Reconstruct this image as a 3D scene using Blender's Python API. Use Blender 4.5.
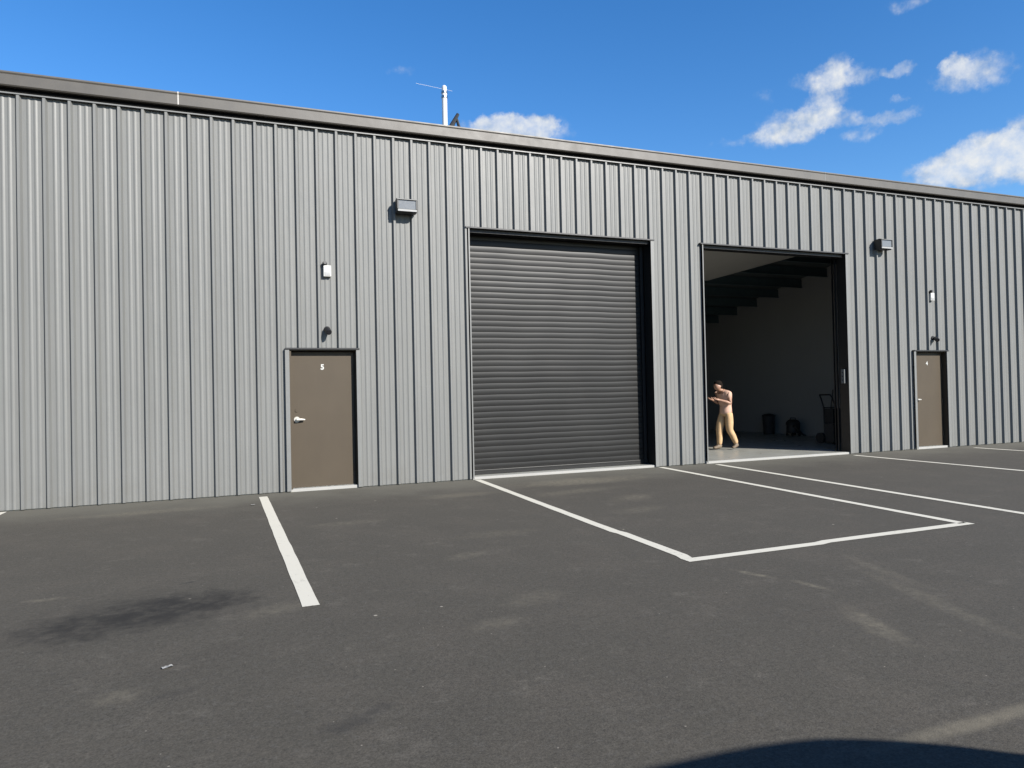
import bpy, bmesh, math, random
from mathutils import Vector, Matrix, noise
random.seed(7)
S = bpy.context.scene
for o in list(bpy.data.objects): bpy.data.objects.remove(o)
COL = S.collection

# ------------------------------------------------------------------ camera
cam_d = bpy.data.cameras.new('camera'); cam = bpy.data.objects.new('camera', cam_d); COL.objects.link(cam)
cam_d.sensor_width = 36.0; cam_d.lens = 715.0/1024*36; cam_d.clip_start = .05; cam_d.clip_end = 6000
R_ = Vector((.92840045, -.3709488, -.02166997)); U_ = Vector((.01503122, -.02077873, .9996711)); W_ = Vector((.37127707, .92842083, .01371516))
CAM = Vector((2.6172, -11.5406, 1.4399))
M = Matrix((R_, U_, -W_)).transposed().to_4x4(); M.translation = CAM
cam.matrix_world = M
S.camera = cam

# ------------------------------------------------------------------ light
SUN_TO = Vector((.50, -1.0, .66)).normalized()
SUN_EL = math.asin(SUN_TO.z); SUN_AZ = math.atan2(SUN_TO.x, SUN_TO.y)      # clockwise from +Y
sd = bpy.data.lights.new('sun', 'SUN'); sd.energy = 5.0; sd.angle = math.radians(.53); sd.color = (1, .955, .89)
sun = bpy.data.objects.new('sun', sd); COL.objects.link(sun)
sun.rotation_euler = SUN_TO.to_track_quat('Z', 'Y').to_euler(); sun.location = (20, -30, 40)
S.view_settings.view_transform = 'Standard'; S.view_settings.look = 'None'
S.view_settings.exposure = 1.10; S.view_settings.gamma = 1.0; S.view_settings.use_curve_mapping = False

world = bpy.data.worlds.new('World'); S.world = world; world.use_nodes = True
NT = world.node_tree; NT.nodes.clear()

class G:
    """small node-graph helper"""
    def __init__(s, nt): s.nt = nt
    def n(s, t, **kw):
        n = s.nt.nodes.new(t)
        for k, v in kw.items(): setattr(n, k, v)
        return n
    def put(s, sock, v):
        if hasattr(v, 'is_output'): s.nt.links.new(v, sock)
        elif v is not None: sock.default_value = v
    def m(s, op, a, b=None, c=None, clamp=False):
        n = s.n('ShaderNodeMath', operation=op, use_clamp=clamp)
        for i, v in enumerate((a, b, c)):
            if v is not None: s.put(n.inputs[i], v)
        return n.outputs[0]
    def sm(s, x, lo, hi):
        n = s.n('ShaderNodeMapRange', interpolation_type='SMOOTHSTEP')
        s.put(n.inputs[0], x); n.inputs[1].default_value = lo; n.inputs[2].default_value = hi
        n.inputs[3].default_value = 0; n.inputs[4].default_value = 1
        return n.outputs[0]
    def lin(s, x, lo, hi, a, b):
        n = s.n('ShaderNodeMapRange'); s.put(n.inputs[0], x)
        for i, v in enumerate((lo, hi, a, b)): n.inputs[i+1].default_value = v
        return n.outputs[0]
    def mix(s, f, a, b, mode='MIX'):
        n = s.n('ShaderNodeMix', data_type='RGBA', blend_type=mode)
        s.put(n.inputs[0], f)
        for i, v in ((6, a), (7, b)):
            if isinstance(v, (tuple, list)): v = (*v[:3], 1)
            s.put(n.inputs[i], v)
        return n.outputs[2]
    def noise(s, vec, scale, detail=3, rough=.55, dist=0, out=0):
        n = s.n('ShaderNodeTexNoise'); s.put(n.inputs['Vector'], vec)
        n.inputs['Scale'].default_value = scale; n.inputs['Detail'].default_value = detail
        n.inputs['Roughness'].default_value = rough; n.inputs['Distortion'].default_value = dist
        return n.outputs[out]
    def mapping(s, vec, loc=(0,0,0), rot=(0,0,0), scale=(1,1,1)):
        n = s.n('ShaderNodeMapping'); s.put(n.inputs[0], vec)
        n.inputs[1].default_value = loc; n.inputs[2].default_value = rot; n.inputs[3].default_value = scale
        return n.outputs[0]
    def xyz(s, vec):
        n = s.n('ShaderNodeSeparateXYZ'); s.put(n.inputs[0], vec); return n.outputs
    def comb(s, x, y, z):
        n = s.n('ShaderNodeCombineXYZ')
        for i, v in enumerate((x, y, z)): s.put(n.inputs[i], v)
        return n.outputs[0]

def build_world():
    g = G(NT)
    sky = g.n('ShaderNodeTexSky', sky_type='NISHITA'); sky.sun_disc = False
    sky.sun_elevation = SUN_EL; sky.sun_rotation = SUN_AZ
    sky.altitude = 0; sky.air_density = 1.0; sky.dust_density = .25; sky.ozone_density = 3.0
    hs = g.n('ShaderNodeHueSaturation'); hs.inputs['Saturation'].default_value = 1.31; hs.inputs['Hue'].default_value = .506; hs.inputs['Value'].default_value = 1.0
    g.put(hs.inputs['Color'], sky.outputs[0])
    d = g.n('ShaderNodeTexCoord').outputs['Generated']
    x, y, z = g.xyz(d)
    az = g.m('MULTIPLY', g.m('ARCTAN2', x, y), 180/math.pi)
    el = g.m('MULTIPLY', g.m('ARCSINE', z), 180/math.pi)
    p = g.comb(az, el, 0)
    # ragged edges: warp the angular coordinates
    wn = g.n('ShaderNodeTexNoise'); g.put(wn.inputs['Vector'], p); wn.inputs['Scale'].default_value = .8; wn.inputs['Detail'].default_value = 6; wn.inputs['Roughness'].default_value = .6
    wr, wg, wb = g.xyz(wn.outputs['Color'])
    az2 = g.m('ADD', az, g.m('MULTIPLY', g.m('SUBTRACT', wr, .5), 2.2))
    el2 = g.m('ADD', el, g.m('MULTIPLY', g.m('SUBTRACT', wg, .5), 1.3))
    blobs = [(46.3,21.7,2.0,.62,.80),(46.9,22.3,1.0,.6,.6),(48.9,21.2,1.2,.42,.55),(46.4,20.6,1.1,1.0,.75),(45.6,19.6,1.1,1.0,.75),(43.4,18.9,1.9,.95,.85),(43.0,18.2,2.2,.7,.7),(46.6,18.9,1.5,.6,.7),(49.9,18.4,1.9,.42,.75),(48.2,17.5,1.3,.45,.6),(39.8,18.3,1.8,.35,.35),(50.90,21.18,0.85,0.43,0.80),(50.60,19.44,0.55,0.25,0.60),(55.14,20.12,1.98,1.00,1.00),(54.13,20.72,0.80,0.59,0.80),(56.3,14.3,3.4,1.25,1.10),(55.75,15.45,1.40,.85,1.00),(53.3,14.3,2.0,.9,.95),(59.0,14.5,2.6,1.35,1.10),(57.6,15.6,1.2,.7,.9),(22.48,20.19,3.85,0.99,1.00),(20.48,20.79,1.13,0.63,0.90),(22.25,20.76,0.97,0.63,0.90),(24.58,20.56,1.12,0.71,0.90),(51.70,25.01,1.55,0.46,0.50),(13.53,24.36,1.43,0.33,0.35),(41.83,21.18,0.85,0.53,0.30),(57.73,16.64,0.73,0.30,0.50),(66.06,14.60,3.49,1.60,1.00),(-24,16,2.69,1.05,0.80),(76.23,13.45,3.02,1.75,1.00)]
    tot = None
    for (a, e, ra, re, wt) in blobs:
        u = g.m('DIVIDE', g.m('SUBTRACT', az2, a), ra*1.5); v = g.m('DIVIDE', g.m('SUBTRACT', el2, e), re*1.5)
        r2 = g.m('ADD', g.m('MULTIPLY', u, u), g.m('MULTIPLY', v, v))
        f = g.m('MULTIPLY', g.m('SUBTRACT', 1.0, r2, clamp=True), wt)
        tot = f if tot is None else g.m('ADD', tot, g.m('MULTIPLY', f, .9))
    fine = g.noise(p, 1.25, 7, .58)
    dens = g.m('ADD', tot, g.m('MULTIPLY', g.m('SUBTRACT', fine, .5), 1.1))
    mask = g.m('MULTIPLY', g.sm(dens, .08, 1.18), g.sm(tot, .0, .42))
    tone = g.sm(g.m('ADD', g.m('MULTIPLY', g.noise(g.mapping(p, loc=(3, .5, 0)), .7, 5, .55), 1.2), g.m('MULTIPLY', dens, .25)), .45, 1.05)
    K = 1/(.090*2.14)
    ccol = g.mix(tone, (.42*K, .52*K, .66*K), (.84*K, .86*K, .87*K))
    out = g.mix(g.m('MULTIPLY', mask, g.lin(g.noise(g.mapping(p, loc=(8, 2, 0)), 1.1, 6, .6), .35, .65, .58, .95)), hs.outputs[0], ccol)
    bg = g.n('ShaderNodeBackground'); g.put(bg.inputs[0], out); bg.inputs[1].default_value = .090
    o = g.n('ShaderNodeOutputWorld'); NT.links.new(bg.outputs[0], o.inputs[0])
build_world()

# ------------------------------------------------------------------ mesh helpers
class MB:
    def __init__(s): s.b = bmesh.new()
    def face(s, pts, mi=0):
        f = s.b.faces.new([s.b.verts.new(p) for p in pts]); f.material_index = mi; return f
    def box(s, x0, x1, y0, y1, z0, z1, bev=0, mi=0):
        vs = [s.b.verts.new((x, y, z)) for z in (z0, z1) for y in (y0, y1) for x in (x0, x1)]
        fs = [(0,2,3,1), (4,5,7,6), (0,1,5,4), (2,6,7,3), (0,4,6,2), (1,3,7,5)]
        faces = [s.b.faces.new([vs[i] for i in f]) for f in fs]
        for f in faces: f.material_index = mi
        if bev:
            es = list({e for f in faces for e in f.edges})
            bmesh.ops.bevel(s.b, geom=es, offset=bev, segments=2, affect='EDGES', profile=.6)
        return s
    def prism(s, prof, axis, a, b, mi=0):
        """prof: closed 2-D outline; axis: extrusion axis ('x': prof is (y,z); 'y': (x,z); 'z': (x,y))"""
        def P(q, t): return {'x': (t, q[0], q[1]), 'y': (q[0], t, q[1]), 'z': (q[0], q[1], t)}[axis]
        A = [s.b.verts.new(P(q, a)) for q in prof]; B = [s.b.verts.new(P(q, b)) for q in prof]
        n = len(prof)
        for f in [A[::-1], B] + [[A[i], A[(i+1) % n], B[(i+1) % n], B[i]] for i in range(n)]:
            f = s.b.faces.new(f); f.material_index = mi
        return s
    def tube(s, pts, r, seg=12, cap=True):
        pts = [Vector(p) for p in pts]; rs = r if isinstance(r, (list, tuple)) else [r]*len(pts)
        rings = []
        t0 = (pts[1]-pts[0]).normalized()
        up = Vector((0, 0, 1)) if abs(t0.z) < .9 else Vector((1, 0, 0))
        n = t0.cross(up).normalized()
        for i, p in enumerate(pts):
            t = (pts[min(i+1, len(pts)-1)]-pts[max(i-1, 0)]).normalized()
            n = (n-t*n.dot(t)).normalized(); b = t.cross(n)
            rings.append([s.b.verts.new(p+(n*math.cos(k*2*math.pi/seg)+b*math.sin(k*2*math.pi/seg))*rs[i]) for k in range(seg)])
        for A, B in zip(rings, rings[1:]):
            for k in range(seg): s.b.faces.new((A[k], A[(k+1) % seg], B[(k+1) % seg], B[k]))
        if cap: s.b.faces.new(rings[0][::-1]); s.b.faces.new(rings[-1])
        return s
    def ball(s, c, r, seg=14):
        bmesh.ops.create_uvsphere(s.b, u_segments=seg, v_segments=seg//2+2, radius=1,
            matrix=Matrix.Translation(c) @ Matrix.Diagonal((*((r,)*3 if not isinstance(r, (tuple, list)) else r), 1)))
        return s
    def obj(s, name, mat, parent=None, smooth=False, loc=None, rot=None):
        bmesh.ops.recalc_face_normals(s.b, faces=s.b.faces)
        me = bpy.data.meshes.new(name); s.b.to_mesh(me); s.b.free()
        for mm in (mat if isinstance(mat, (list, tuple)) else [mat]): me.materials.append(mm)
        if smooth:
            for f in me.polygons: f.use_smooth = True
            try: me.set_sharp_from_angle(angle=math.radians(38))
            except Exception: pass
        o = bpy.data.objects.new(name, me); COL.objects.link(o)
        if parent is not None: o.parent = parent
        if loc: o.location = loc
        if rot: o.rotation_euler = rot
        return o
def thing(name, label, cat, loc=(0,0,0), rotz=0, group=None):
    o = bpy.data.objects.new(name, None); COL.objects.link(o); o.location = loc; o.rotation_euler = (0, 0, rotz)
    o.empty_display_size = .2
    return tag(o, label, cat, group)
def tag(o, label=None, cat=None, group=None, kind=None):
    for k, v in (('label', label), ('category', cat), ('group', group), ('kind', kind)):
        if v: o[k] = v
    return o
def copy_tree(o, parent=None):
    c = o.copy(); COL.objects.link(c); c.parent = parent
    for ch in [k for k in bpy.data.objects if k.parent == o]: copy_tree(ch, c)
    return c

# ------------------------------------------------------------------ materials
def new_mat(name):
    m = bpy.data.materials.new(name); m.use_nodes = True
    m.node_tree.nodes.clear(); g = G(m.node_tree)
    b = g.n('ShaderNodeBsdfPrincipled'); o = g.n('ShaderNodeOutputMaterial')
    m.node_tree.links.new(b.outputs[0], o.inputs[0])
    return m, g, b
def simple(name, col, rough=.6, metal=0, spec=.5, var=.12, vscale=6, bump=0, bscale=60, coat=0):
    m, g, b = new_mat(name)
    t = g.n('ShaderNodeTexCoord').outputs['Object']
    n = g.noise(t, vscale, 5, .6)
    c = g.mix(n, tuple(v*(1-var) for v in col), tuple(min(1, v*(1+var)) for v in col))
    g.put(b.inputs['Base Color'], c)
    g.put(b.inputs['Roughness'], g.lin(g.noise(t, vscale*3, 3), .3, .7, max(.02, rough-.06), min(1, rough+.06)))
    b.inputs['Metallic'].default_value = metal; b.inputs['Specular IOR Level'].default_value = spec
    b.inputs['Coat Weight'].default_value = coat
    if bump:
        bp = g.n('ShaderNodeBump'); bp.inputs['Strength'].default_value = bump; bp.inputs['Distance'].default_value = .01
        g.put(bp.inputs['Height'], g.noise(t, bscale, 4)); g.put(b.inputs['Normal'], bp.outputs[0])
    return m

def cladding_mat():
    m, g, b = new_mat('grey_painted_steel_cladding')
    t = g.n('ShaderNodeTexCoord').outputs['Object']
    streak = g.noise(g.mapping(t, scale=(17, 1, .22)), 1, 5, .65)
    patch = g.noise(g.mapping(t, scale=(1, 1, .6)), .8, 4, .6)
    z = g.xyz(t)[2]
    splash = g.m('MULTIPLY', g.sm(z, .55, .0), g.sm(g.noise(t, 2.5, 5, .7), .35, .75))       # dried mud spatter along the foot
    v = g.m('ADD', g.m('MULTIPLY', g.m('SUBTRACT', streak, .5), .42), g.m('MULTIPLY', g.m('SUBTRACT', patch, .5), .14))
    hs = g.n('ShaderNodeHueSaturation'); hs.inputs['Color'].default_value = (.1190, .1205, .1155, 1)
    g.put(hs.inputs['Value'], g.m('ADD', 1, v))
    c = g.mix(g.m('MULTIPLY', splash, .35), hs.outputs[0], (0.0933, 0.0887, 0.0770))
    g.put(b.inputs['Base Color'], c)
    g.put(b.inputs['Roughness'], g.lin(patch, .3, .7, .42, .54)); b.inputs['Specular IOR Level'].default_value = .34
    bp = g.n('ShaderNodeBump'); bp.inputs['Strength'].default_value = .5; bp.inputs['Distance'].default_value = .014
    g.put(bp.inputs['Height'], g.noise(g.mapping(t, scale=(3.5, 1, 1.3)), 1, 3, .5)); g.put(b.inputs['Normal'], bp.outputs[0])
    return m

def asphalt_mat():
    m, g, b = new_mat('weathered_asphalt')
    t = g.n('ShaderNodeTexCoord').outputs['Object']
    x, y, z = g.xyz(t)
    big = g.noise(t, .22, 4, .6); mid = g.noise(t, 1.7, 6, .65); fin = g.noise(t, 38, 4, .7); gr = g.noise(t, 140, 3, .7)
    base = g.mix(big, (0.0450, 0.0412, 0.0335), (0.0580, 0.0530, 0.0430))
    base = g.mix(g.m('MULTIPLY', g.sm(mid, .42, .72), .30), base, (0.0756, 0.0661, 0.0530))
    base = g.mix(g.m('MULTIPLY', g.sm(g.noise(g.mapping(t, loc=(7, 3, 0)), .9, 6, .7), .55, .8), .35), base, (0.0373, 0.0323, 0.0269))
    coarse = g.noise(t, 17, 5, .75)
    base = g.mix(g.m('MULTIPLY', g.sm(coarse, .50, .68), .34), base, (.070, .067, .060))
    base = g.mix(g.m('MULTIPLY', g.sm(g.noise(g.mapping(t, loc=(2, 9, 0)), 21, 5, .75), .52, .70), .45), base, (.026, .0245, .0225))
    smudge = g.m('MULTIPLY', g.sm(g.noise(g.mapping(t, loc=(4, 1, 0)), 3.1, 8, .74), .54, .70), .50)
    base = g.mix(smudge, base, (.088, .080, .066))
    g1 = g.sm(g.noise(t, 52, 3, .65), .34, .66); g2 = g.sm(g.noise(g.mapping(t, loc=(1, 1, 0)), 95, 3, .7), .32, .68); g3 = g.sm(g.noise(g.mapping(t, loc=(5, 1, 0)), 26, 3, .65), .34, .66)
    val = g.m('ADD', .61, g.m('ADD', g.m('MULTIPLY', g1, .24), g.m('ADD', g.m('MULTIPLY', g2, .40), g.m('MULTIPLY', g3, .14))))
    base = g.mix(1.0, base, g.comb(val, val, val), 'MULTIPLY')
    # pale aggregate chips
    vo = g.n('ShaderNodeTexVoronoi'); g.put(vo.inputs['Vector'], t); vo.inputs['Scale'].default_value = 26
    chip = g.m('MULTIPLY', g.sm(vo.outputs['Distance'], .16, .08), g.sm(g.xyz(vo.outputs['Color'])[0], .965, .985))
    base = g.mix(g.m('MULTIPLY', chip, .75), base, (0.2117, 0.1904, 0.1562))
    vo2 = g.n('ShaderNodeTexVoronoi'); g.put(vo2.inputs['Vector'], t); vo2.inputs['Scale'].default_value = 5
    chip2 = g.m('MULTIPLY', g.sm(vo2.outputs['Distance'], .075, .045), g.sm(g.xyz(vo2.outputs['Color'])[1], .955, .96))
    base = g.mix(g.m('MULTIPLY', chip2, .8), base, (0.2772, 0.2523, 0.2083))
    # dust washed against the foot of the wall
    wob = g.noise(t, 1.1, 5, .65)
    dust = g.m('MULTIPLY', g.sm(g.m('ADD', y, g.m('MULTIPLY', g.m('SUBTRACT', wob, .5), 2.2)), -1.9, .1), .85)
    base = g.mix(dust, base, (.094, .089, .072))
    def ell(cx, cy, rx, ry, ang, wn=.55, ns=2.2):
        q = g.mapping(g.comb(g.m('SUBTRACT', x, cx), g.m('SUBTRACT', y, cy), 0), rot=(0, 0, -ang))
        a, c, _ = g.xyz(q)
        a = g.m('DIVIDE', a, rx); c = g.m('DIVIDE', c, ry)
        r = g.m('SQRT', g.m('ADD', g.m('MULTIPLY', a, a), g.m('MULTIPLY', c, c)))
        n = g.noise(g.mapping(t, loc=(cx*3, cy*2, 0)), ns, 6, .68)
        return g.m('ADD', r, g.m('MULTIPLY', g.m('SUBTRACT', n, .5), wn*3))
    # oil stain and small blots: broken up by finer noise
    blot = g.sm(g.noise(t, 6.5, 6, .72), .36, .62)
    for (cx, cy, rx, ry, ang, ns, k) in ((2.32, -5.98, .46, .37, .3, 5.2, .92), (1.80, -6.18, .44, .34, .2, 5.6, .88), (2.05, -6.07, .78, .56, .25, 3.4, .6), (2.72, -6.02, .14, .09, .5, 9, .6)):
        st = ell(cx, cy, rx, ry, ang, .62, ns)
        base = g.mix(g.m('MULTIPLY', g.m('MULTIPLY', g.sm(st, 1.25, .35), k), g.lin(blot, 0, 1, .35, 1)), base, (.0150, .0142, .0130))
    for (cx, cy, rx, ry) in ((3.10, -8.31, .13, .08), (3.25, -8.22, .08, .05), (2.35, -7.62, .10, .05), (2.3, -5.3, .10, .03)):
        st = ell(cx, cy, rx, ry, .4, .7, 9)
        base = g.mix(g.m('MULTIPLY', g.m('MULTIPLY', g.sm(st, 1.3, .3), .6), g.lin(blot, 0, 1, .3, 1)), base, (.020, .0195, .019))
    brk = g.lin(g.noise(t, 14, 5, .75), .35, .65, .0, 1.5)
    # pale patches: tyre scuffs, a dusty track, and a reflected sunlight band painted in
    for (cx, cy, rx, ry, ang, s, ns) in ((5.45, -9.42, .42, .055, .0, .60, 4), (5.85, -9.42, .42, .055, .03, .52, 4),
            (6.40, -7.05, .20, .045, -1.25, .55, 8), (6.55, -7.47, .20, .045, -1.42, .50, 8), (6.22, -8.32, .36, .10, 1.23, .48, 6), (6.98, -8.1, .85, .10, 1.27, .26, 5), (7.35, -7.4, .55, .07, 1.3, .26, 6),
            (7.9, -1.15, 1.3, .42, .03, .62, 2.6), (7.3, -2.2, .8, .25, .2, .34, 3), (7.75, -3.1, .45, .22, .5, .36, 5), (5.7, -1.7, .6, .22, .1, .34, 4), (1.6, -1.1, 1.0, .2, .05, .34, 3), (2.95, -6.35, .30, .14, .3, .30, 7), (2.1, -7.55, .12, .10, .2, .38, 9),
            (4.6, -6.9, .30, .16, .3, .22, 7), (7.3, -4.0, .4, .2, .2, .25, 6), (5.2, -4.6, .5, .2, 0, .18, 6), (1.35, -5.35, .16, .05, 0, .40, 9), (3.9, -3.2, .5, .15, 0, .25, 6), (4.6, -5.4, .25, .12, .4, .25, 8), (4.2, -7.3, .2, .12, .2, .25, 8)):
        e = ell(cx, cy, rx, ry, ang, .5, ns)
        base = g.mix(g.m('MULTIPLY', g.m('MULTIPLY', g.sm(e, 1.3, .2), s), g.lin(brk, 0, 1.5, .65, 1.2) if ns == 4 else brk), base, (0.1311, 0.1167, 0.0868))
    g.put(b.inputs['Base Color'], base)
    b.inputs['Roughness'].default_value = .92; b.inputs['Specular IOR Level'].default_value = .22
    bp = g.n('ShaderNodeBump'); bp.inputs['Strength'].default_value = .55; bp.inputs['Distance'].default_value = .004
    g.put(bp.inputs['Height'], g.m('ADD', g.noise(t, 110, 3, .7), g.m('MULTIPLY', g.noise(t, 30, 3), .6))); g.put(b.inputs['Normal'], bp.outputs[0])
    return m

def line_paint():
    m, g, b = new_mat('worn_white_line_paint')
    t = g.n('ShaderNodeTexCoord').outputs['Object']
    n = g.noise(t, 22, 6, .7); n2 = g.noise(t, 2.2, 4, .6)
    wear = g.sm(g.m('ADD', n, g.m('MULTIPLY', g.m('SUBTRACT', n2, .5), .45)), .58, .76)
    c = g.mix(g.m('MULTIPLY', wear, .6), (.445, .425, .36), (0.1026, 0.0980, 0.0887))
    g.put(b.inputs['Base Color'], c); b.inputs['Roughness'].default_value = .75; b.inputs['Specular IOR Level'].default_value = .3
    return m

def slat_mat():
    m, g, b = new_mat('charcoal_painted_slats')
    t = g.n('ShaderNodeTexCoord').outputs['Object']
    band = g.noise(g.mapping(t, scale=(.15, 1, 5.5)), 1, 4, .7)
    pat = g.noise(t, 1.3, 4, .6)
    c = g.mix(band, (.0065, .0065, .0065), (.0140, .0140, .0135))
    c = g.mix(g.m('MULTIPLY', g.sm(pat, .45, .75), .3), c, (.018, .0175, .0165))
    g.put(b.inputs['Base Color'], c); g.put(b.inputs['Roughness'], g.lin(band, .3, .7, .36, .46)); b.inputs['Specular IOR Level'].default_value = .24
    return m

def concrete_mat(name, a, c2, rough=.55):
    m, g, b = new_mat(name)
    t = g.n('ShaderNodeTexCoord').outputs['Object']
    c = g.mix(g.noise(t, 1.4, 6, .65), a, c2)
    c = g.mix(g.m('MULTIPLY', g.sm(g.noise(t, 9, 5, .7), .55, .8), .25), c, tuple(v*.6 for v in a))
    g.put(b.inputs['Base Color'], c); g.put(b.inputs['Roughness'], g.lin(g.noise(t, 3, 3), .3, .7, rough-.1, rough+.1))
    return m

def brown_door_mat():
    m, g, b = new_mat('taupe_door_enamel')
    t = g.n('ShaderNodeTexCoord').outputs['Object']
    n = g.noise(g.mapping(t, scale=(2, 2, 1.2)), 1.6, 5, .6)
    c = g.mix(n, (.044, .034, .0225), (.056, .0435, .029))
    sm = g.m('MULTIPLY', g.sm(g.noise(g.mapping(t, scale=(14, 1, 2)), 1, 4, .7), .60, .8), .18)
    c = g.mix(sm, c, (0.0805, 0.0711, 0.0593))
    g.put(b.inputs['Base Color'], c); b.inputs['Roughness'].default_value = .55; b.inputs['Specular IOR Level'].default_value = .25
    bp = g.n('ShaderNodeBump'); bp.inputs['Strength'].default_value = .12; bp.inputs['Distance'].default_value = .006
    g.put(bp.inputs['Height'], g.noise(t, 3, 3)); g.put(b.inputs['Normal'], bp.outputs[0])
    return m

m_clad = cladding_mat(); m_asph = asphalt_mat(); m_line = line_paint(); m_slat = slat_mat(); m_door = brown_door_mat()
m_conc = concrete_mat('sealed_concrete_floor', (0.2005, 0.2005, 0.1806), (0.2578, 0.2578, 0.2315), .36)
m_sill = concrete_mat('white_painted_slab_edge', (.215, .212, .198), (.275, .270, .252), .75)
m_trim = simple('grey_trim_flashing', (.1190, .1205, .1155), .45, var=.08)
m_gutter = simple('taupe_gutter_paint', (.061, .0555, .0475), .48, var=.14, vscale=1.5, bump=.15, bscale=4)
m_black = simple('black_painted_steel', (0.0046, 0.0049, 0.0058), .5, var=.2)
m_darkframe = simple('dark_bronze_guide', (0.0035, 0.0035, 0.0036), .5, var=.2)
m_eave_shade = simple('painted_eave_shade', (.004, .004, .004), .95, spec=.05)  # near-black colour for the shade below the gutter
m_roof = simple('galvalume_roof', (0.3234, 0.3311, 0.3311), .4, metal=.3, var=.1)
m_dry = simple('dusty_drywall', (.27, .27, .265), .9, spec=.2, var=.06, vscale=1.2)
m_bounce = simple('painted_bounce_light', (0.4158, 0.4019, 0.3673), .7, spec=.2, var=.12, vscale=2, bump=.3, bscale=3)  # pale colour standing in for sun bounced onto the ceiling
m_insul_dark = simple('grey_faced_insulation', (.10, .115, .115), .8, spec=.2, var=.1)
m_purlin = simple('dark_grey_purlin_steel', (.06, .095, .105), .6, var=.2)
m_steel = simple('satin_stainless', (0.3819, 0.3696, 0.3450), .28, metal=1, var=.08)
m_lever = simple('satin_nickel_lever', (0.4312, 0.4127, 0.3696), .35, metal=.35, var=.05)
m_white = simple('white_plastic', (.36, .36, .34), .45, var=.05)
m_bronze = simple('dark_bronze_cast_housing', (0.0135, 0.0131, 0.0123), .45, var=.2)
m_lens = simple('frosted_glass_lens', (0.1186, 0.1240, 0.1267), .18, spec=.6, var=.08, vscale=20)
m_lip = simple('pale_metal_bezel', (0.2541, 0.2541, 0.2464), .35, var=.06)
m_caulk = simple('pale_caulk', (0.3819, 0.3696, 0.3450), .8, var=.1)
m_pvc = simple('white_pvc', (0.4928, 0.4928, 0.4866), .4, var=.05)

# ------------------------------------------------------------------ ground and markings (setting)
def ground():
    mb = MB(); mb.face([(-2500, -2500, 0), (2500, -2500, 0), (2500, 2500, 0), (-2500, 2500, 0)])
    tag(mb.obj('parking_lot_asphalt', m_asph), kind='structure')
ground()
LINES = [ # (label, centre line, width)
    ('single worn white stall line running out from left of the near brown door', [(3.10, -.36), (3.14, -6.40)], .118),
    ('white stall line end lying against the wall at far left of the photo', [(-.20, -.07), (-.30, -6.40)], .118),
    ('white line forming left side of the painted box before the closed shutter', [(6.53, -.10), (6.245, -6.40)], .110),
    ('white line forming right side of the painted box before the closed shutter', [(10.16, -.10), (9.66, -6.385)], .110),
    ('white line closing outer end of the painted box parallel to the wall', [(6.195, -6.455), (9.735, -6.435)], .110),
    ('white stall line starting at left edge of the open doorway', [(11.33, -.25), (10.73, -6.40)], .110),
    ('white stall line between the open doorway and the far brown door', [(14.78, -.30), (14.62, -6.40)], .110),
    ('farthest white stall line, right of the far brown door', [(18.24, -.42), (18.10, -6.40)], .110)]
for lab, pts, w in LINES:
    (xa, ya), (xb, yb) = pts
    d = Vector((xb-xa, yb-ya, 0)); L = d.length; d.normalize(); nn = Vector((-d.y, d.x, 0))
    mb = MB(); N = max(4, int(L/.12)); prev = None
    for i in range(N+1):
        c = Vector((xa, ya, .004)) + d*(L*i/N) + nn*(.025 if 'before the closed' in lab and 'left' in lab and .80 < i/N < .985 else .03 if 'closing' in lab and i/N > .42 else 0)
        j = .5*w + .006*noise.noise(Vector((xa*3+i*.35, ya, 1.3))); k = .5*w + .006*noise.noise(Vector((xa*3+i*.35, ya, 7.3)))
        cur = (mb.b.verts.new(c+nn*j), mb.b.verts.new(c-nn*k))
        if prev: mb.b.faces.new((prev[0], prev[1], cur[1], cur[0]))
        prev = cur
    tag(mb.obj('painted_line', m_line), lab, 'road marking', 'white painted parking lines', 'structure')

# ------------------------------------------------------------------ warehouse
X0, X1, DEP, HW = -9.0, 46.0, 18.0, 5.755
ZF = .044                                                                        # slab level
SP = .3048
W = thing('metal_warehouse', 'long grey ribbed metal warehouse with taupe gutter, brown doors and two tall bays', 'warehouse', (0, 0, 0))
OPEN = [(6.47, 10.105, 4.27), (11.255, 14.965, 4.27), (3.515, 4.555, 2.205), (16.945, 17.945, 2.205)]

def cladding():
    mb = MB(); prof = []
    def add(x, y): prof.append((x, y))
    k0 = math.ceil(X0/SP); k1 = math.floor(X1/SP)
    add(X0, 0)
    for k in range(k0, k1):
        r = k*SP
        if r-.02 <= X0: continue
        add(r-.011, 0); add(r+.0135, -.050); add(r+.046, -.050); add(r+.068, 0)
        for q in (.118, .200):                                                  # two shallow stiffening beads in the pan
            add(r+q, 0); add(r+q+.019, -.0070); add(r+q+.031, -.0070); add(r+q+.052, 0)
    add(X1, 0)
    xs = sorted({e for o in OPEN for e in o[:2]})
    full = []
    for (a, b) in zip(prof, prof[1:]):
        full.append(a)
        for e in xs:
            if a[0]+1e-4 < e < b[0]-1e-4:
                t = (e-a[0])/(b[0]-a[0]); full.append((e, a[1]+(b[1]-a[1])*t))
    full.append(prof[-1])
    for (a, b) in zip(full, full[1:]):
        if b[0]-a[0] < 1e-5: continue
        mx = (a[0]+b[0])/2; z0 = .012
        for (xa, xb, zt) in OPEN:
            if xa < mx < xb: z0 = zt
        mb.face([(a[0], a[1], z0), (b[0], b[1], z0), (b[0], b[1], HW), (a[0], a[1], HW)])
    bmesh.ops.remove_doubles(mb.b, verts=mb.b.verts, dist=1e-5)
    o = mb.obj('wall_cladding', m_clad, W)
cladding()

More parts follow.
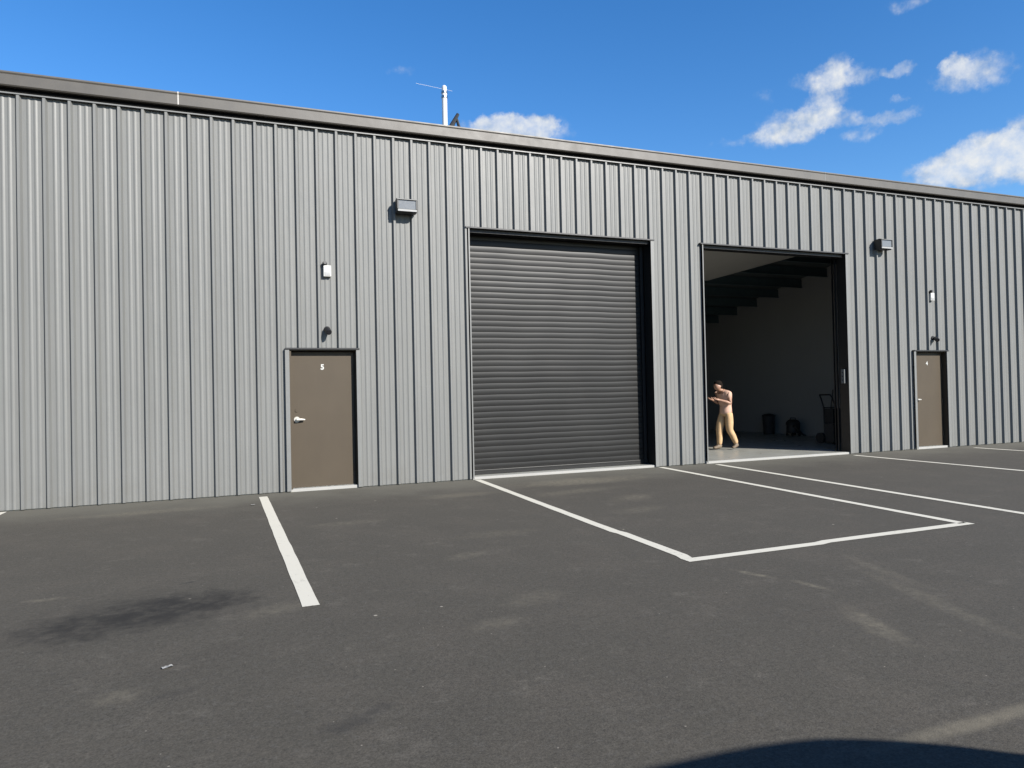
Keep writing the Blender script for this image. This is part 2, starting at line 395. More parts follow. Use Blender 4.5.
def shell():
    mb = MB(); mb.box(X0, X1, .02, DEP, -.25, ZF); 
    mb.obj('floor_slab', m_conc, W)
    for (xa, xb, zt) in OPEN:                                                   # painted slab nosing seen under each opening
        mb = MB(); mb.box(xa+.005, xb-.005, -.022, .0195, -.05, ZF-.003 if zt > 3 else .045, .006); mb.obj('sill', m_sill, W)
    # inner liner of the front wall, with the same openings
    mb = MB(); cuts = sorted(OPEN); x = X0+.02
    for (xa, xb, zt) in cuts:
        mb.box(x, xa-.005, .10, .20, ZF+.001, 5.2); mb.box(xa-.005, xb+.005, .10, .20, zt+.005, 5.2); x = xb+.005
    mb.box(x, X1-.02, .10, .20, ZF+.001, 5.2); mb.obj('inner_wall_liner', m_darkframe, W)
    mb = MB(); mb.box(X0, X1, DEP, DEP+.1, -.1, 3.0); mb.obj('rear_wall', m_dry, W)
    for x in (X0-.1, X1):
        mb = MB(); mb.prism([(0, -.1), (DEP, -.1), (DEP, 2.75), (0, 5.85)], 'x', x, x+.1); mb.obj('end_wall', m_clad, W)
    mb = MB(); mb.prism([(-.02, 5.74), (DEP+.3, 5.74-.17*(DEP+.32)), (DEP+.3, 5.80-.17*(DEP+.32)), (-.02, 5.80)], 'x', X0-.12, X1+.12); mb.obj('roof', m_roof, W)
    mb = MB(); mb.prism([(.21, 5.40), (DEP-.01, 5.40-.17*(DEP-.2)), (DEP-.01, 5.46-.17*(DEP-.2)), (.21, 5.46)], 'x', X0+.01, X1-.01); mb.obj('roof_insulation', m_insul_dark, W)
    for i, x in enumerate((10.72, 18.30, 5.2)):
        mb = MB(); mb.prism([(.21, ZF+.001), (DEP-.02, ZF+.001), (DEP-.02, 5.39-.17*(DEP-.21)), (.21, 5.39)], 'x', x, x+.14); mb.obj('partition_wall', m_dry, W)
    mb = MB(); mb.prism([(10.87, 2.05), (16.05, 2.05), (14.72, 4.35), (10.87, 4.35)], 'z', 0, .02)  # sunlight reflected off the floor, put in as a pale sheet of its outline
    o = mb.obj('bounce_light_sheet', m_bounce, W)
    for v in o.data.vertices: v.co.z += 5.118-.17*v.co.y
    for k in range(17):
        y = .86+.955*k; zb = 5.15-.17*y
        mb = MB(); mb.prism([(y-.035, zb), (y+.035, zb), (y+.035, zb+.03), (y+.004, zb+.03), (y+.004, zb+.245), (y-.004, zb+.245), (y-.004, zb+.02), (y-.035, zb+.02)], 'x', 10.87, 18.29)
        mb.obj('purlin', m_purlin, W)
shell()

def gutter():
    # box gutter with a rolled lip along the whole eave, in lengths that meet at caulked seams
    prof = [(-.004, 5.752), (-.118, 5.752), (-.132, 5.768), (-.138, 5.905), (-.150, 5.925), (-.150, 5.945), (-.132, 5.95), (-.122, 5.935), (-.020, 5.935), (-.004, 5.96)]
    mb = MB(); mb.prism(prof, 'x', X0-.14, X1+.14); gt = mb.obj('eave_gutter', m_gutter, W)
    for x in (2.03, 14.35, -4, 21, 27):
        mb = MB(); q = [(-.101, 5.750), (-.1345, 5.766), (-.1405, 5.905), (-.1525, 5.925), (-.1525, 5.948), (-.145, 5.95), (-.133, 5.905), (-.12, 5.77)]
        mb.prism(q, 'x', x-.008, x+.008); mb.obj('caulked_seam', m_caulk if x == 2.03 else m_trim, gt)
    mb = MB(); mb.box(X0, X1, -.060, -.0512, 5.672, 5.692, .003); mb.obj('eave_trim', m_trim, W)
    mb = MB(); mb.box(X0, X1, -.057, -.0515, 5.694, 5.750); mb.obj('eave_shade_strip', m_eave_shade, W)  # eave shadow put in as a dark strip under the gutter
gutter()

def opening_trim():
    for (xa, xb, zt) in OPEN[:2]:
        # jamb flashings: a flat face proud of the ribs and a return into the reveal
        for (a, b, rx) in ((xa+.001, xa+.022, xa+.022), (xb-.020, xb+.05, xb-.020)):
            mb = MB(); mb.box(a, b, -.058, -.051, .014, zt+.01)
            mb.obj('jamb_flashing', m_trim, W)
        mb = MB(); mb.box(xa+.015, xa+.022, -.0509, .20, ZF, zt-.001); mb.obj('jamb_return', m_darkframe, W)
        mb = MB(); mb.box(xb-.020, xb-.013, -.0509, .20, ZF, zt-.001); mb.obj('jamb_return', m_darkframe, W)
        mb = MB(); mb.prism([(.20, zt), (.20, zt+.012), (-.052, zt+.030), (-.072, zt+.024), (-.072, zt+.002), (-.067, zt)], 'x', xa-.045, xb+.055)
        mb.obj('head_flashing', m_black, W)
        mb = MB(); mb.box(xa+.024, xb-.022, .01, .19, zt-.055, zt-.002); mb.obj('header_beam', m_darkframe, W)
opening_trim()

def shutter():
    xa, xb, zt = OPEN[0]
    sh = bpy.data.objects.new('roller_shutter', None); COL.objects.link(sh); sh.parent = W; sh.location = (0, 0, 0)
    x0, x1 = xa+.04, xb-.06; Y = .27
    mb = MB(); pitch = .1005; z = ZF+.085; prof = []
    while z < 4.42:
        for k in range(7):
            t = k/6
            prof.append((Y-.0040*math.sin(math.pi*(.06+.88*t))**.8 + .0015*noise.noise(Vector((0, 0, z*5))), z+t*(pitch-.008)))
        prof.append((Y+.004, z+pitch-.004)); z += pitch
    NX = 24
    rows = [[mb.b.verts.new((x0+(x1-x0)*i/NX, p[0]+.004*noise.noise(Vector((i*.45, 0, p[1]*1.1))), p[1]+.010*noise.noise(Vector((i*.22, 3, p[1]*.35))))) for i in range(NX+1)] for p in prof]
    for A, B in zip(rows, rows[1:]):
        for i in range(NX): mb.b.faces.new((A[i], A[i+1], B[i+1], B[i]))
    mb.obj('slat_curtain', m_slat, sh, smooth=True)
    mb = MB(); mb.box(x0, x1, Y-.025, Y+.025, ZF+.004, ZF+.083, .006); mb.obj('bottom_bar', m_slat, sh)
    for a, b in ((xa+.023, x0+.02), (x1-.03, xb-.02)):
        mb = MB(); mb.box(a, b, Y-.045, Y-.025, ZF, 4.40); mb.box(a, b, Y+.027, Y+.045, ZF, 4.40); mb.obj('guide_track', m_darkframe, sh)
    mb = MB(); pr = [(Y+.30+.30*math.cos(a), 4.78+.30*math.sin(a)) for a in [i*math.pi/10 for i in range(20)]]; mb.prism(pr, 'x', x0-.02, x1+.02); mb.obj('shutter_drum', m_slat, sh)
    # the open bay: its curtain is wound up on its drum behind the lintel
    xa, xb, zt = OPEN[1]
    s2 = bpy.data.objects.new('roller_shutter', None); COL.objects.link(s2); s2.parent = W
    mb = MB(); pr = [(Y+.30+.33*math.cos(a), 4.82+.33*math.sin(a)) for a in [i*math.pi/12 for i in range(24)]]; mb.prism(pr, 'x', xa+.04, xb-.08); mb.obj('shutter_drum', m_slat, s2)
    mb = MB(); mb.box(xa+.04, xb-.04, Y-.0245, Y+.0265, 4.23, 4.31, .006); mb.obj('bottom_bar', m_slat, s2)
    for a, b in ((xa+.023, xa+.06), (xb-.055, xb-.021)):
        mb = MB(); mb.box(a, b, Y-.055, Y-.025, ZF, 4.45); mb.box(a, b, Y+.027, Y+.045, ZF, 4.45); mb.obj('guide_track', m_darkframe, s2)
shutter()

def text_obj(body, size, mat, parent, name, loc):
    cu = bpy.data.curves.new(name, 'FONT'); cu.body = body; cu.size = size; cu.align_x = 'CENTER'; cu.align_y = 'CENTER'; cu.extrude = .0015; cu.offset = .004
    tmp = bpy.data.objects.new(name+'_tmp', cu); COL.objects.link(tmp)
    dg = bpy.context.evaluated_depsgraph_get(); me = bpy.data.meshes.new_from_object(tmp.evaluated_get(dg))
    bpy.data.objects.remove(tmp); me.materials.clear(); me.materials.append(mat)
    o = bpy.data.objects.new(name, me); COL.objects.link(o); o.parent = parent; o.location = loc; o.rotation_euler = (math.pi/2, 0, 0)
    return o

def man_door(xa, xb, zt, number, lab):
    e = bpy.data.objects.new('door', None); COL.objects.link(e); e.parent = W; e.location = (xa, 0, 0); e['label'] = lab
    w = xb-xa; Y = .07
    mb = MB()
    mb.box(.042, w-.034, Y, Y+.045, .052, zt-.040, .003); mb.obj('door_leaf', m_door, e)
    # pressed steel frame: two jambs and a head
    mb = MB(); mb.box(.004, .040, -.034, .16, .046, zt-.004); mb.box(w-.014, w-.001, -.034, .16, .046, zt-.004); mb.box(.040, w-.014, -.034, .16, zt-.026, zt-.004)
    mb.box(w-.034, w-.014, Y+.02, .16, .046, zt-.026); mb.obj('door_frame', m_door, e)
    # grey flashing outside the frame, dark drip head over it
    mb = MB(); mb.box(-.050, .012, -.060, -.051, .014, zt+.004); mb.box(w-.006, w+.040, -.060, -.051, .014, zt+.004); mb.obj('frame_flashing', m_trim, e)
    mb = MB(); mb.prism([(.10, zt), (.10, zt+.010), (-.052, zt+.020), (-.074, zt+.014), (-.074, zt-.006), (-.068, zt-.010)], 'x', -.045, w+.045); mb.obj('drip_head', m_black, e)
    # lever handle
    mb = MB(); hx, hz = .118, 1.11
    mb.tube([(hx, Y, hz), (hx, Y-.014, hz)], [.048, .044], 18); mb.tube([(hx, Y-.014, hz), (hx, Y-.058, hz)], .018, 12)
    mb.tube([(hx-.008, Y-.058, hz), (hx+.03, Y-.060, hz+.001), (hx+.085, Y-.054, hz), (hx+.118, Y-.046, hz-.004)], [.019, .018, .015, .012], 12)
    mb.obj('handle', m_lever, e, smooth=True)
    mb = MB(); mb.tube([(hx, Y, hz+.14), (hx, Y-.010, hz+.14)], [.026, .024], 16); mb.obj('deadbolt', m_door, e, smooth=True)
    for hz in (.32, 1.06, 1.86):
        mb = MB(); mb.tube([(w-.052, Y-.012, hz-.055), (w-.052, Y-.012, hz+.055)], .011, 10)
        mb.box(w-.062, w-.030, Y-.004, Y-.001, hz-.05, hz+.05); mb.obj('hinge', m_door, e)
    mb = MB(); mb.box(.042, w-.034, Y-.012, Y+.05, .0455, .052); mb.obj('threshold', m_steel, e)
    text_obj(number, .115, m_white, e, 'door_number', (w*.50, Y-.003, 1.925))
    return e
man_door(*OPEN[2], '5', 'taupe steel door with lever handle and white number, nearer of the two')
man_door(*OPEN[3], '4', 'taupe steel door with lever handle and white number, farther of the two')

# ------------------------------------------------------------------ things fixed to the wall
def wall_light(label, x, z):
    e = thing('wall_light', label, 'wall light', (x, -.040, z), 0, 'wall pack lights high on the cladding')
    mb = MB(); mb.box(-.15, .15, -.035, .02, -.10, .12, .008); mb.obj('back_plate', m_bronze, e)
    # hooded housing: deep at the top, cut back below
    mb = MB(); mb.prism([(-.035, .118), (-.145, .118), (-.172, .100), (-.172, -.085), (-.15, -.112), (-.035, -.112)], 'x', -.165, .165)
    bmesh.ops.bevel(mb.b, geom=list(mb.b.edges), offset=.006, segments=2, affect='EDGES'); mb.obj('housing', m_bronze, e)
    mb = MB(); mb.box(-.143, .143, -.178, -.171, -.055, .082); mb.obj('lens', m_lens, e)
    mb = MB(); mb.prism([(-.10, .119), (-.190, .106), (-.200, .098), (-.200, .090), (-.1725, .090), (-.1725, .1005), (-.145, .1185)], 'x', -.169, .169); mb.obj('visor', m_trim, e)
    mb = MB(); mb.prism([(-.1725, -.058), (-.192, -.064), (-.190, -.096), (-.1725, -.088)], 'x', -.155, .155); mb.obj('lower_bezel', m_lip, e)
    for s in (-1, 1):
        mb = MB(); mb.box(*sorted((s*.144, s*.165)), -.190, -.1725, -.057, .088, .002); mb.obj('side_bezel', m_bronze, e)
    return e
wall_light('boxy dark wall light with pale lens, up between the near brown door and closed shutter', 5.385, 4.525)
wall_light('boxy dark wall light with pale lens, right of the open doorway', 15.97, 4.51)

def box_fixture(label, x, z):
    e = thing('sensor_box', label, 'sensor', (x, -.002, z), 0, 'white sensor boxes above the brown doors')
    mb = MB(); mb.box(-.058, .062, -.070, -.0045, -.115, .062, .012); mb.obj('casing', m_white, e)
    mb = MB(); mb.tube([(-.035, -.02, .062), (-.035, -.055, .095), (-.035, -.095, .10)], [.034, .036, .026], 14); mb.obj('sensor_head', m_black, e, smooth=True)
    mb = MB(); mb.box(-.038, .042, -.076, -.0705, -.095, -.045, .002); mb.obj('front_cover', m_lip, e)
    return e
box_fixture('small white box with dark sensor head, high above the near brown door', 4.12, 3.46)
box_fixture('small white box with dark sensor head, high above the far brown door', 17.52, 3.46)

m_rub = simple('dark_camera_glass', (.012, .012, .014), .15, var=.05)
def camera_fix(label, x, z, yaw):
    e = thing('security_camera', label, 'camera', (x, -.001, z), 0, 'black security cameras above the brown doors')
    mb = MB(); mb.tube([(0, -.004, .02), (0, -.028, .02)], [.050, .046], 18); mb.obj('base', m_black, e, smooth=True)
    mb = MB(); mb.tube([(0, -.02, .02), (0, -.075, .012), (.0, -.10, -.01)], .014, 10); mb.obj('arm', m_black, e, smooth=True)
    d = Vector((math.sin(yaw)*.9, -1, -.45)).normalized(); c = Vector((0, -.10, -.01))
    mb = MB(); mb.tube([c-d*.075, c-d*.06, c+d*.07, c+d*.085], [.030, .046, .046, .040], 16); mb.obj('body', m_black, e, smooth=True)
    mb = MB(); mb.tube([c+d*.0855, c+d*.090], .033, 16); mb.obj('lens', m_rub, e, smooth=True)
    return e
camera_fix('small round black security camera just above the near brown door', 4.11, 2.50, .1)
camera_fix('small black security camera on arm just above the far brown door', 17.56, 2.48, -.9)

e = thing('door_control_box', 'small pale push button box on right jamb of the open doorway', 'switch box', (14.925, .06, 1.66))
mb = MB(); mb.box(-.032, .009, -.045, .045, -.15, .15, .006); mb.obj('casing', m_trim, e)
for z in (.08, 0, -.08):
    mb = MB(); mb.tube([(-.032, 0, z), (-.042, 0, z)], .014, 12); mb.obj('button', m_black, e, smooth=True)

# ------------------------------------------------------------------ roof things
e = thing('vent_mast', 'slim white pole with collars near its top, standing on the roof', 'pole', (6.57, 1.5, 5.53))
mb = MB(); mb.tube([(0, 0, 0), (0, 0, 1.68)], .050, 16); mb.obj('pole', m_pvc, e, smooth=True)
for z in (1.60, 1.69):
    mb = MB(); mb.tube([(0, 0, z-.02), (0, 0, z+.02)], .060, 16); mb.obj('collar', m_steel, e, smooth=True)
mb = MB(); mb.tube([(0, 0, 1.70), (0, 0, 1.80), (0, 0, 1.825)], [.046, .046, .02], 16); mb.obj('cap', m_pvc, e, smooth=True)
mb = MB(); mb.tube([(-.55, 0, 1.79), (.16, 0, 1.74)], .0025, 6); mb.obj('wire_arm', m_pvc, e)
e = thing('roof_bracket', 'small black slanted bracket beside the white roof pole', 'bracket', (6.79, 1.5, 5.53))
mb = MB(); mb.tube([(-.10, 0, 1.04), (.045, 0, 1.31)], [.050, .030], 8); mb.tube([(.02, 0, 1.20), (.075, 0, 1.02)], .030, 8); mb.obj('arms', m_black, e)
mb = MB(); mb.tube([(-.10, 0, 0), (-.10, 0, 1.05)], .02, 8); mb.tube([(.075, 0, 0), (.075, 0, 1.03)], .02, 8); mb.box(-.14, .12, -.06, .06, -.02, .02); mb.obj('legs', m_black, e)

# ------------------------------------------------------------------ things inside the open bay
m_rubber = simple('black_rubber', (.018, .018, .018), .7, var=.2)
m_dkplast = simple('dark_grey_plastic', (.03, .031, .033), .5, var=.2)
e = thing('waste_bin', 'dark round waste bin standing against the inside wall of the open bay', 'bin', (17.9, 5.75, ZF)); e.scale = (.85, .85, .80)
mb = MB(); mb.tube([(0, 0, .0), (0, 0, .03), (0, 0, .66), (0, 0, .69)], [.17, .185, .215, .225], 22); mb.obj('body', m_dkplast, e, smooth=True)
mb = MB(); mb.tube([(0, 0, .691), (0, 0, .71), (0, 0, .76), (0, 0, .785)], [.232, .232, .16, .05], 22); mb.obj('lid', m_rubber, e, smooth=True)
e = thing('shop_vacuum', 'low dark wheeled shop machine between the bin and the hand truck', 'machine', (17.9, 4.75, ZF)); e.scale = (.9, .9, .85)
mb = MB(); mb.tube([(0, 0, .10), (0, 0, .14), (0, 0, .36), (0, 0, .38)], [.19, .21, .21, .19], 20); mb.obj('tank', m_dkplast, e, smooth=True)
mb = MB(); mb.tube([(0, 0, .381), (0, 0, .44), (0, 0, .52), (0, 0, .56)], [.22, .22, .17, .10], 20); mb.obj('motor_head', m_rubber, e, smooth=True)
mb = MB(); mb.tube([(.0, -.12, .54), (.0, -.10, .61), (0, .10, .61), (0, .12, .54)], .016, 8); mb.obj('handle', m_dkplast, e, smooth=True)
mb = MB(); mb.tube([(-.15, -.16, .32), (-.26, -.34, .40), (-.22, -.46, .22), (-.02, -.46, .05), (.12, -.40, .03)], .024, 10); mb.obj('hose', m_rubber, e, smooth=True)
for a in (.6, 2.2, 3.8, 5.3):
    mb = MB(); mb.tube([(.19*math.cos(a)-.018, .19*math.sin(a), .045), (.19*math.cos(a)+.018, .19*math.sin(a), .045)], .045, 12); mb.box(.19*math.cos(a)-.022, .19*math.cos(a)+.022, .19*math.sin(a)-.02, .19*math.sin(a)+.02, .05, .12); mb.obj('caster', m_rubber, e)
e = thing('hand_truck', 'black hand truck loaded with dark boxes by the right jamb of the open bay', 'hand truck', (16.66, 2.05, ZF))
mb = MB()
for s in (-.19, .19): mb.tube([(s, .10, .10), (s, .12, .9), (s, .20, 1.12), (s*.9, .26, 1.20)], .018, 10)
mb.tube([(-.171, .26, 1.20), (.171, .26, 1.20)], .018, 10)
for z in (.3, .6, .88): mb.tube([(-.19, .115, z), (.19, .115, z)], .012, 8)
mb.obj('frame', m_black, e, smooth=True)
mb = MB(); mb.box(-.22, .22, -.22, .09, .02, .035); mb.obj('toe_plate', m_black, e)
for s in (-.27, .27):
    mb = MB(); mb.tube([(s-.035, .16, .13), (s+.035, .16, .13)], .13, 20); mb.obj('wheel', m_rubber, e, smooth=True)
tag(MB().box(-.24, .24, -.22, .08, 0, .46, .012).obj('storage_crate', m_dkplast, None, loc=(16.66, 2.05, ZF+.037)), 'lower dark crate on the hand truck by the right jamb', 'crate', 'dark crates on the hand truck')
tag(MB().box(-.20, .22, -.20, .07, 0, .36, .012).obj('storage_crate', m_rubber, None, loc=(16.64, 2.05, ZF+.499)), 'upper dark crate on the hand truck by the right jamb', 'crate', 'dark crates on the hand truck')
e = thing('floor_broom', 'thin upright broom leaning on the inside wall behind the hand truck', 'broom', (18.0, 3.55, ZF))
mb = MB(); mb.tube([(0, 0, .12), (.24, .02, 1.32)], .015, 8); mb.obj('stick', m_dkplast, e)
mb = MB(); mb.box(-.05, .05, -.18, .18, .07, .13, .01); mb.obj('head', m_dkplast, e)
mb = MB(); mb.prism([(-.045, .07), (.045, .07), (.06, 0), (-.06, 0)], 'y', -.175, .175); mb.obj('bristles', m_rubber, e)

# ------------------------------------------------------------------ litter on the asphalt
m_paper = simple('crumpled_paper', (0.4274, 0.4216, 0.3985), .85, var=.08)
def scrap(label, x, y, l, w, rz):
    mb = MB(); n = 5; rows = []
    for i in range(n+1):
        rows.append([mb.b.verts.new((l*(i/n-.5), w*(j/3-.5), .006+.010*abs(noise.noise(Vector((i*.9+x, j*1.3+y, .5)))))) for j in range(4)])
    for A, B in zip(rows, rows[1:]):
        for j in range(3): mb.b.faces.new((A[j], A[j+1], B[j+1], B[j]))
    r = bmesh.ops.solidify(mb.b, geom=list(mb.b.faces), thickness=.002)
    o = mb.obj('paper_scrap', m_paper, None, loc=(x, y, .001), rot=(0, 0, rz))
    tag(o, label, 'litter', 'paper scraps on the asphalt')
scrap('white paper scrap lying on the asphalt below the oil stain', 2.30, -7.235, .055, .030, .35)
scrap('tiny white scrap on the asphalt just left of the single stall line near the wall', 2.93, -1.15, .05, .035, -.3)

# ------------------------------------------------------------------ person
def skin_mesh(name, mat, verts, edges, root=0, sub=2):
    me = bpy.data.meshes.new(name+'_cage'); me.from_pydata([v[:3] for v in verts], edges, [])
    o = bpy.data.objects.new(name+'_cage', me); COL.objects.link(o)
    o.modifiers.new('skin', 'SKIN').use_smooth_shade = True
    for i, v in enumerate(verts):
        d = me.skin_vertices[0].data[i]; r = v[3]
        d.radius = r if isinstance(r, tuple) else (r, r); d.use_root = (i == root)
    ss = o.modifiers.new('sub', 'SUBSURF'); ss.levels = sub; ss.render_levels = sub
    dg = bpy.context.evaluated_depsgraph_get(); res = bpy.data.meshes.new_from_object(o.evaluated_get(dg))
    bpy.data.objects.remove(o)
    res.materials.clear(); res.materials.append(mat)
    for f in res.polygons: f.use_smooth = True
    r = bpy.data.objects.new(name, res); COL.objects.link(r)
    return r
m_skin = simple('skin', (.26, .145, .095), .5, var=.08, vscale=12)
m_shirt = simple('dusty_pink_cotton', (.41, .265, .20), .85, spec=.2, var=.10, vscale=9, bump=.4, bscale=18)
m_pants = simple('tan_canvas', (.38, .255, .14), .85, spec=.2, var=.25, vscale=8, bump=1.0, bscale=11)
m_hair = simple('dark_brown_hair', (.010, .0075, .006), .95, spec=.08, var=.3, vscale=40, bump=.5, bscale=80)
m_boot = simple('dusty_leather', (0.1078, 0.0809, 0.0539), .7, var=.2)
m_eye = simple('dark_eye', (.02, .015, .01), .3)

def person():
    # built facing +X, then turned to walk along -X; z = 0 at the sole
    P = thing('person', 'man in pink t-shirt and tan trousers walking left, head bowed, forearm held forward', 'person', (13.33, 1.98, ZF), math.pi)
    P.scale = (.945,)*3
    V = []; E_ = []; idx = {}
    def j(k, x, y, z, r, par=None):
        idx[k] = len(V); V.append((x, y, z, r))
        if par is not None: E_.append((idx[par], idx[k]))
    j('pel', 0, 0, .93, (.13, .10)); j('wst', .0, 0, 1.08, (.125, .095), 'pel'); j('chs', .02, 0, 1.25, (.15, .11), 'wst'); j('sho', .06, 0, 1.385, (.11, .08), 'chs')
    j('nek', .125, 0, 1.455, .056, 'sho'); j('jaw', .205, 0, 1.478, .064, 'nek'); j('fac', .228, 0, 1.528, (.078, .088), 'jaw'); j('crn', .248, 0, 1.592, (.078, .088), 'fac'); j('top', .252, 0, 1.632, .055, 'crn')
    j('nos', .308, 0, 1.497, .012, 'fac')
    for s, n in ((1, 'l'), (-1, 'r')):
        j('ear'+n, .205, s*.088, 1.540, .014, 'fac')
        j('shd'+n, .045, s*.175, 1.365, .062, 'sho')
        ez = 1.12 if s > 0 else 1.13
        j('elb'+n, -.01 if s < 0 else .03, s*.225, ez, .043, 'shd'+n)
        j('fam'+n, .12, s*.20, 1.165, .042, 'elb'+n)
        j('wri'+n, .27, s*.13, 1.215, .028, 'fam'+n)
        j('plm'+n, .335, s*.105, 1.23, (.036, .022), 'wri'+n); j('knu'+n, .375, s*.095, 1.24, (.036, .018), 'plm'+n)
        for q, (dy, L) in enumerate(((.026, .062), (.009, .070), (-.009, .066), (-.025, .052))):
            j('f%d%s' % (q, n), .405, s*(.095)+dy, 1.248, .0092, 'knu'+n); j('g%d%s' % (q, n), .405+L*.5, s*.092+dy*.95, 1.262, .0085, 'f%d%s' % (q, n)); j('h%d%s' % (q, n), .400+L*.75, s*.09+dy*.9, 1.288, .0075, 'g%d%s' % (q, n))
        j('th'+n, .345, s*.072, 1.262, .011, 'plm'+n); j('tj'+n, .378, s*.064, 1.288, .0095, 'th'+n)
        f = 1 if s < 0 else -1                                                   # right leg forward
        j('hip'+n, f*.015, s*.095, .86, .088, 'pel')
        if f > 0: kx, kz, ax, az, tx, tz = .14, .49, .145, .085, .28, .03
        else: kx, kz, ax, az, tx, tz = -.02, .48, -.22, .12, -.12, .03
        j('thi'+n, (f*.015+kx)/2, s*.095, .68, .078, 'hip'+n)
        j('kne'+n, kx, s*.095, kz, .056, 'thi'+n); j('clf'+n, kx+(ax-kx)*.4-.015, s*.095, kz+(az-kz)*.38, .054, 'kne'+n); j('ank'+n, ax, s*.095, az+.01, .036, 'clf'+n)
        j('foo'+n, tx, s*.10, tz+.012, (.042, .026), 'ank'+n)
    o = skin_mesh('body', m_skin, V, E_); o.parent = P
    def chain(name, mat, keys, scale, extra=None, sub=2):
        km = {k: i for i, k in enumerate(keys)}; vv = []; ee = []
        for k in keys:
            x, y, z, r = V[idx[k]]; add = scale.get(k, scale['*'])
            vv.append((x, y, z, tuple(q+add for q in r) if isinstance(r, tuple) else r+add))
        inv = {v: k for k, v in idx.items()}
        for a, b in E_:
            if inv[a] in km and inv[b] in km: ee.append((km[inv[a]], km[inv[b]]))
        if extra:
            for par, (x, y, z, r) in extra: vv.append((x, y, z, r)); ee.append((km[par], len(vv)-1))
        r = skin_mesh(name, mat, vv, ee); r.parent = P; return r
    chain('shirt', m_shirt, ['chs', 'wst', 'pel', 'sho', 'shdl', 'shdr'], {'*': .024, 'sho': .016, 'pel': .046, 'wst': .034}, [('pel', (.0, 0, .845, (.172, .142))), ('sho', (.105, 0, 1.435, .066)), ('shdl', (.035, .21, 1.235, .066)), ('shdr', (.015, -.21, 1.24, .066))])
    chain('trousers', m_pants, ['pel', 'hipl', 'hipr', 'thil', 'thir', 'knel', 'kner', 'clfl', 'clfr', 'ankl', 'ankr'], {'*': .030, 'pel': -.008, 'hipl': .012, 'hipr': .012, 'ankl': .030, 'ankr': .030, 'clfl': .024, 'clfr': .024})
    for n in 'lr':
        x, y, z, r = V[idx['ank'+n]]; a, b, c, r2 = V[idx['foo'+n]]
        hx = x-.055
        h = skin_mesh('boot', m_boot, [(x, y, z+.05, .050), (x, y, z, .054), (hx, y, z-.035 if z < .12 else z-.02, .046), ((x+a)/2, (y+b)/2, (z+c)/2-.005, (.050, .044)), (a, b, c+.012, (.050, .034)), (a+.045, b, c+.008, (.036, .026))], [(0, 1), (1, 2), (1, 3), (3, 4), (4, 5)], root=1); h.parent = P
    mb = MB(); mb.ball((.205, 0, 1.612), (.100, .095, .084), 20)
    for v in mb.b.verts:
        v.co += v.normal*.008*noise.noise(v.co*30)
    mb.ball((.165, 0, 1.560), (.070, .090, .090), 16); mb.obj('hair', m_hair, P, smooth=True)
    for s in (-1, 1):
        mb = MB(); mb.ball((.306, s*.032, 1.524), .011, 10); mb.obj('eye', m_eye, P, smooth=True)
    mb = MB(); mb.ball((.268, 0, 1.462), (.008, .022, .006), 10); mb.obj('mouth', simple('lips', (.30, .13, .11), .5), P, smooth=True)
person()

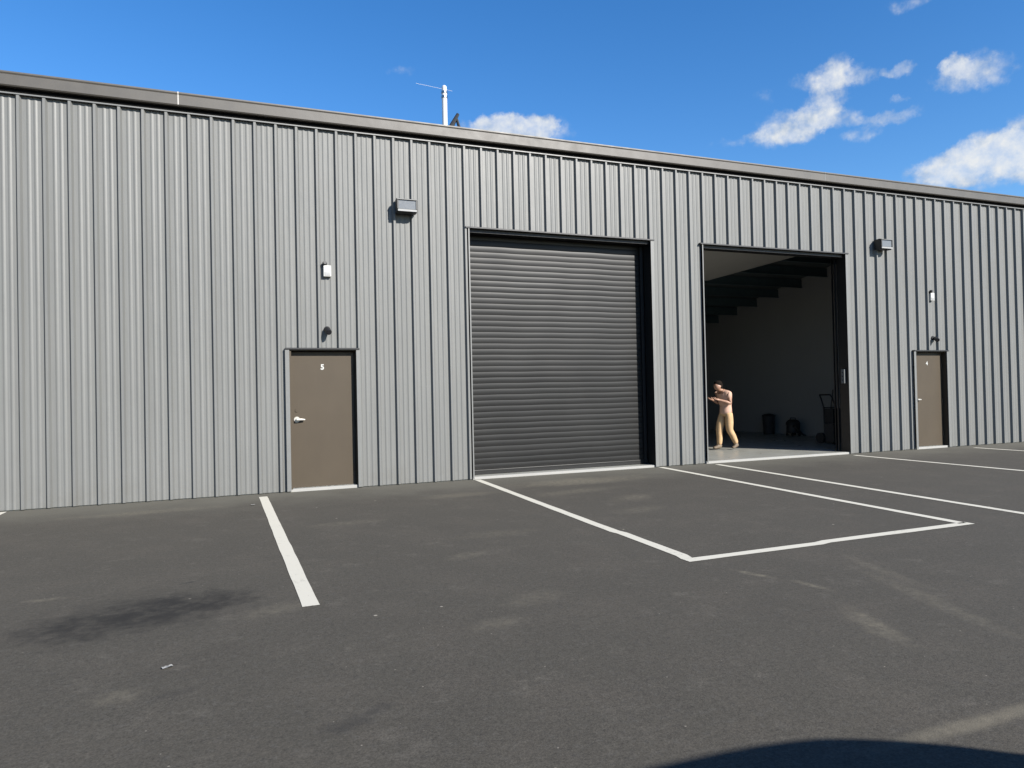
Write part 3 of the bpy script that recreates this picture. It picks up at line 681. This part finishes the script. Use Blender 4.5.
# ------------------------------------------------------------------ the parked vehicle beside the photographer (its shadow reaches into view)
def suv():
    m_body = simple('dark_navy_car_paint', (.012, .018, .042), .25, spec=.5, var=.05, coat=.8)
    m_glass = simple('tinted_car_glass', (.010, .012, .014), .06, spec=.6, var=.05)
    m_tyre = simple('tyre_rubber', (.02, .02, .02), .8); m_rim = simple('alloy_rim', (.5, .5, .5), .3, metal=1)
    m_lamp = simple('clear_lamp', (.6, .6, .6), .15); m_tail = simple('red_lamp', (.35, .02, .02), .2)
    P = thing('parked_car', 'dark navy tall sport utility car parked beside the photographer, parallel to the warehouse', 'car', (3.36, -13.02, 0))
    # side outline (x, z); the car faces +X; half width narrows towards the roof
    low = [(.05, .42), (.0, .75), (.06, 1.12), (3.45, 1.16), (3.70, 1.16), (4.75, 1.05), (4.95, .85), (4.97, .45), (4.80, .30), (.20, .30)]
    def slab(prof, hw, nm, mat, bev=.05):
        mb = MB(); n = len(prof)
        A = [mb.b.verts.new((x, -hw(z), z)) for x, z in prof]; B = [mb.b.verts.new((x, hw(z), z)) for x, z in prof]
        mb.b.faces.new(A); mb.b.faces.new(B[::-1])
        for i in range(n): mb.b.faces.new((A[i], B[i], B[(i+1) % n], A[(i+1) % n]))
        if bev: bmesh.ops.bevel(mb.b, geom=list(mb.b.edges), offset=bev, segments=3, affect='EDGES')
        return mb.obj(nm, mat, P, smooth=True)
    slab(low, lambda z: .99 if z < 1.0 else .965, 'body', m_body, .045)
    slab([(.10, 1.13), (.22, 1.60), (.36, 1.86), (.6, 1.895), (1.3, 1.915), (2.0, 1.918), (2.3, 1.914), (2.5, 1.907), (2.65, 1.896), (2.78, 1.880), (2.90, 1.856), (3.0, 1.815), (3.1, 1.76), (3.2, 1.685), (3.3, 1.58), (3.42, 1.45), (3.72, 1.13)], lambda z: .97-(z-1.13)*.02/.8, 'cabin', m_body, 0)
    for s in (-1, 1):
        mb = MB()
        for prof in ([(.42, 1.20), (.55, 1.72), (1.25, 1.76), (1.25, 1.20)], [(1.33, 1.20), (1.33, 1.76), (2.25, 1.76), (2.25, 1.20)], [(2.33, 1.20), (2.33, 1.76), (2.72, 1.73), (3.36, 1.20)]):
            w = s*.966
            mb.prism(prof, 'y', min(w, w+s*.012), max(w, w+s*.012))
        mb.obj('side_window', m_glass, P)
        for x in (.98, 3.98):
            mb = MB(); y0 = s*.78; mb.tube([(x, y0, .37), (x, y0+s*.03, .37), (x, y0+s*.20, .37), (x, y0+s*.225, .37)], [.35, .37, .37, .34], 28); t = mb.obj('wheel', m_tyre, P, smooth=True)
            mb = MB(); mb.tube([(x, y0+s*.226, .37), (x, y0+s*.234, .37)], [.25, .22], 24); mb.obj('rim', m_rim, t, smooth=True)
        mb = MB(); mb.box(4.90, 5.0, *sorted((s*.55, s*.90)), .72, .88, .02); mb.obj('headlight', m_lamp, P)
        mb = MB(); mb.box(-.03, .05, *sorted((s*.74, s*.93)), .78, 1.05, .02); mb.obj('tail_light', m_tail, P)
        mb = MB(); mb.box(3.02, 3.20, *sorted((s*.98, s*1.16)), 1.15, 1.30, .04); mb.obj('side_mirror', m_body, P, smooth=True)
    mb = MB(); mb.prism([(3.435, 1.446), (3.705, 1.158), (3.715, 1.168), (3.445, 1.456)], 'y', -.86, .86); mb.obj('windscreen', m_glass, P)
    mb = MB(); mb.box(4.965, 4.99, -.5, .5, .55, .88, .008); mb.obj('grille', m_tyre, P)
suv()

# ------------------------------------------------------------------ render settings
S.render.resolution_x = 1024; S.render.resolution_y = 768
try:
    S.cycles.max_bounces = 10; S.cycles.diffuse_bounces = 5; S.cycles.glossy_bounces = 4
except Exception: pass
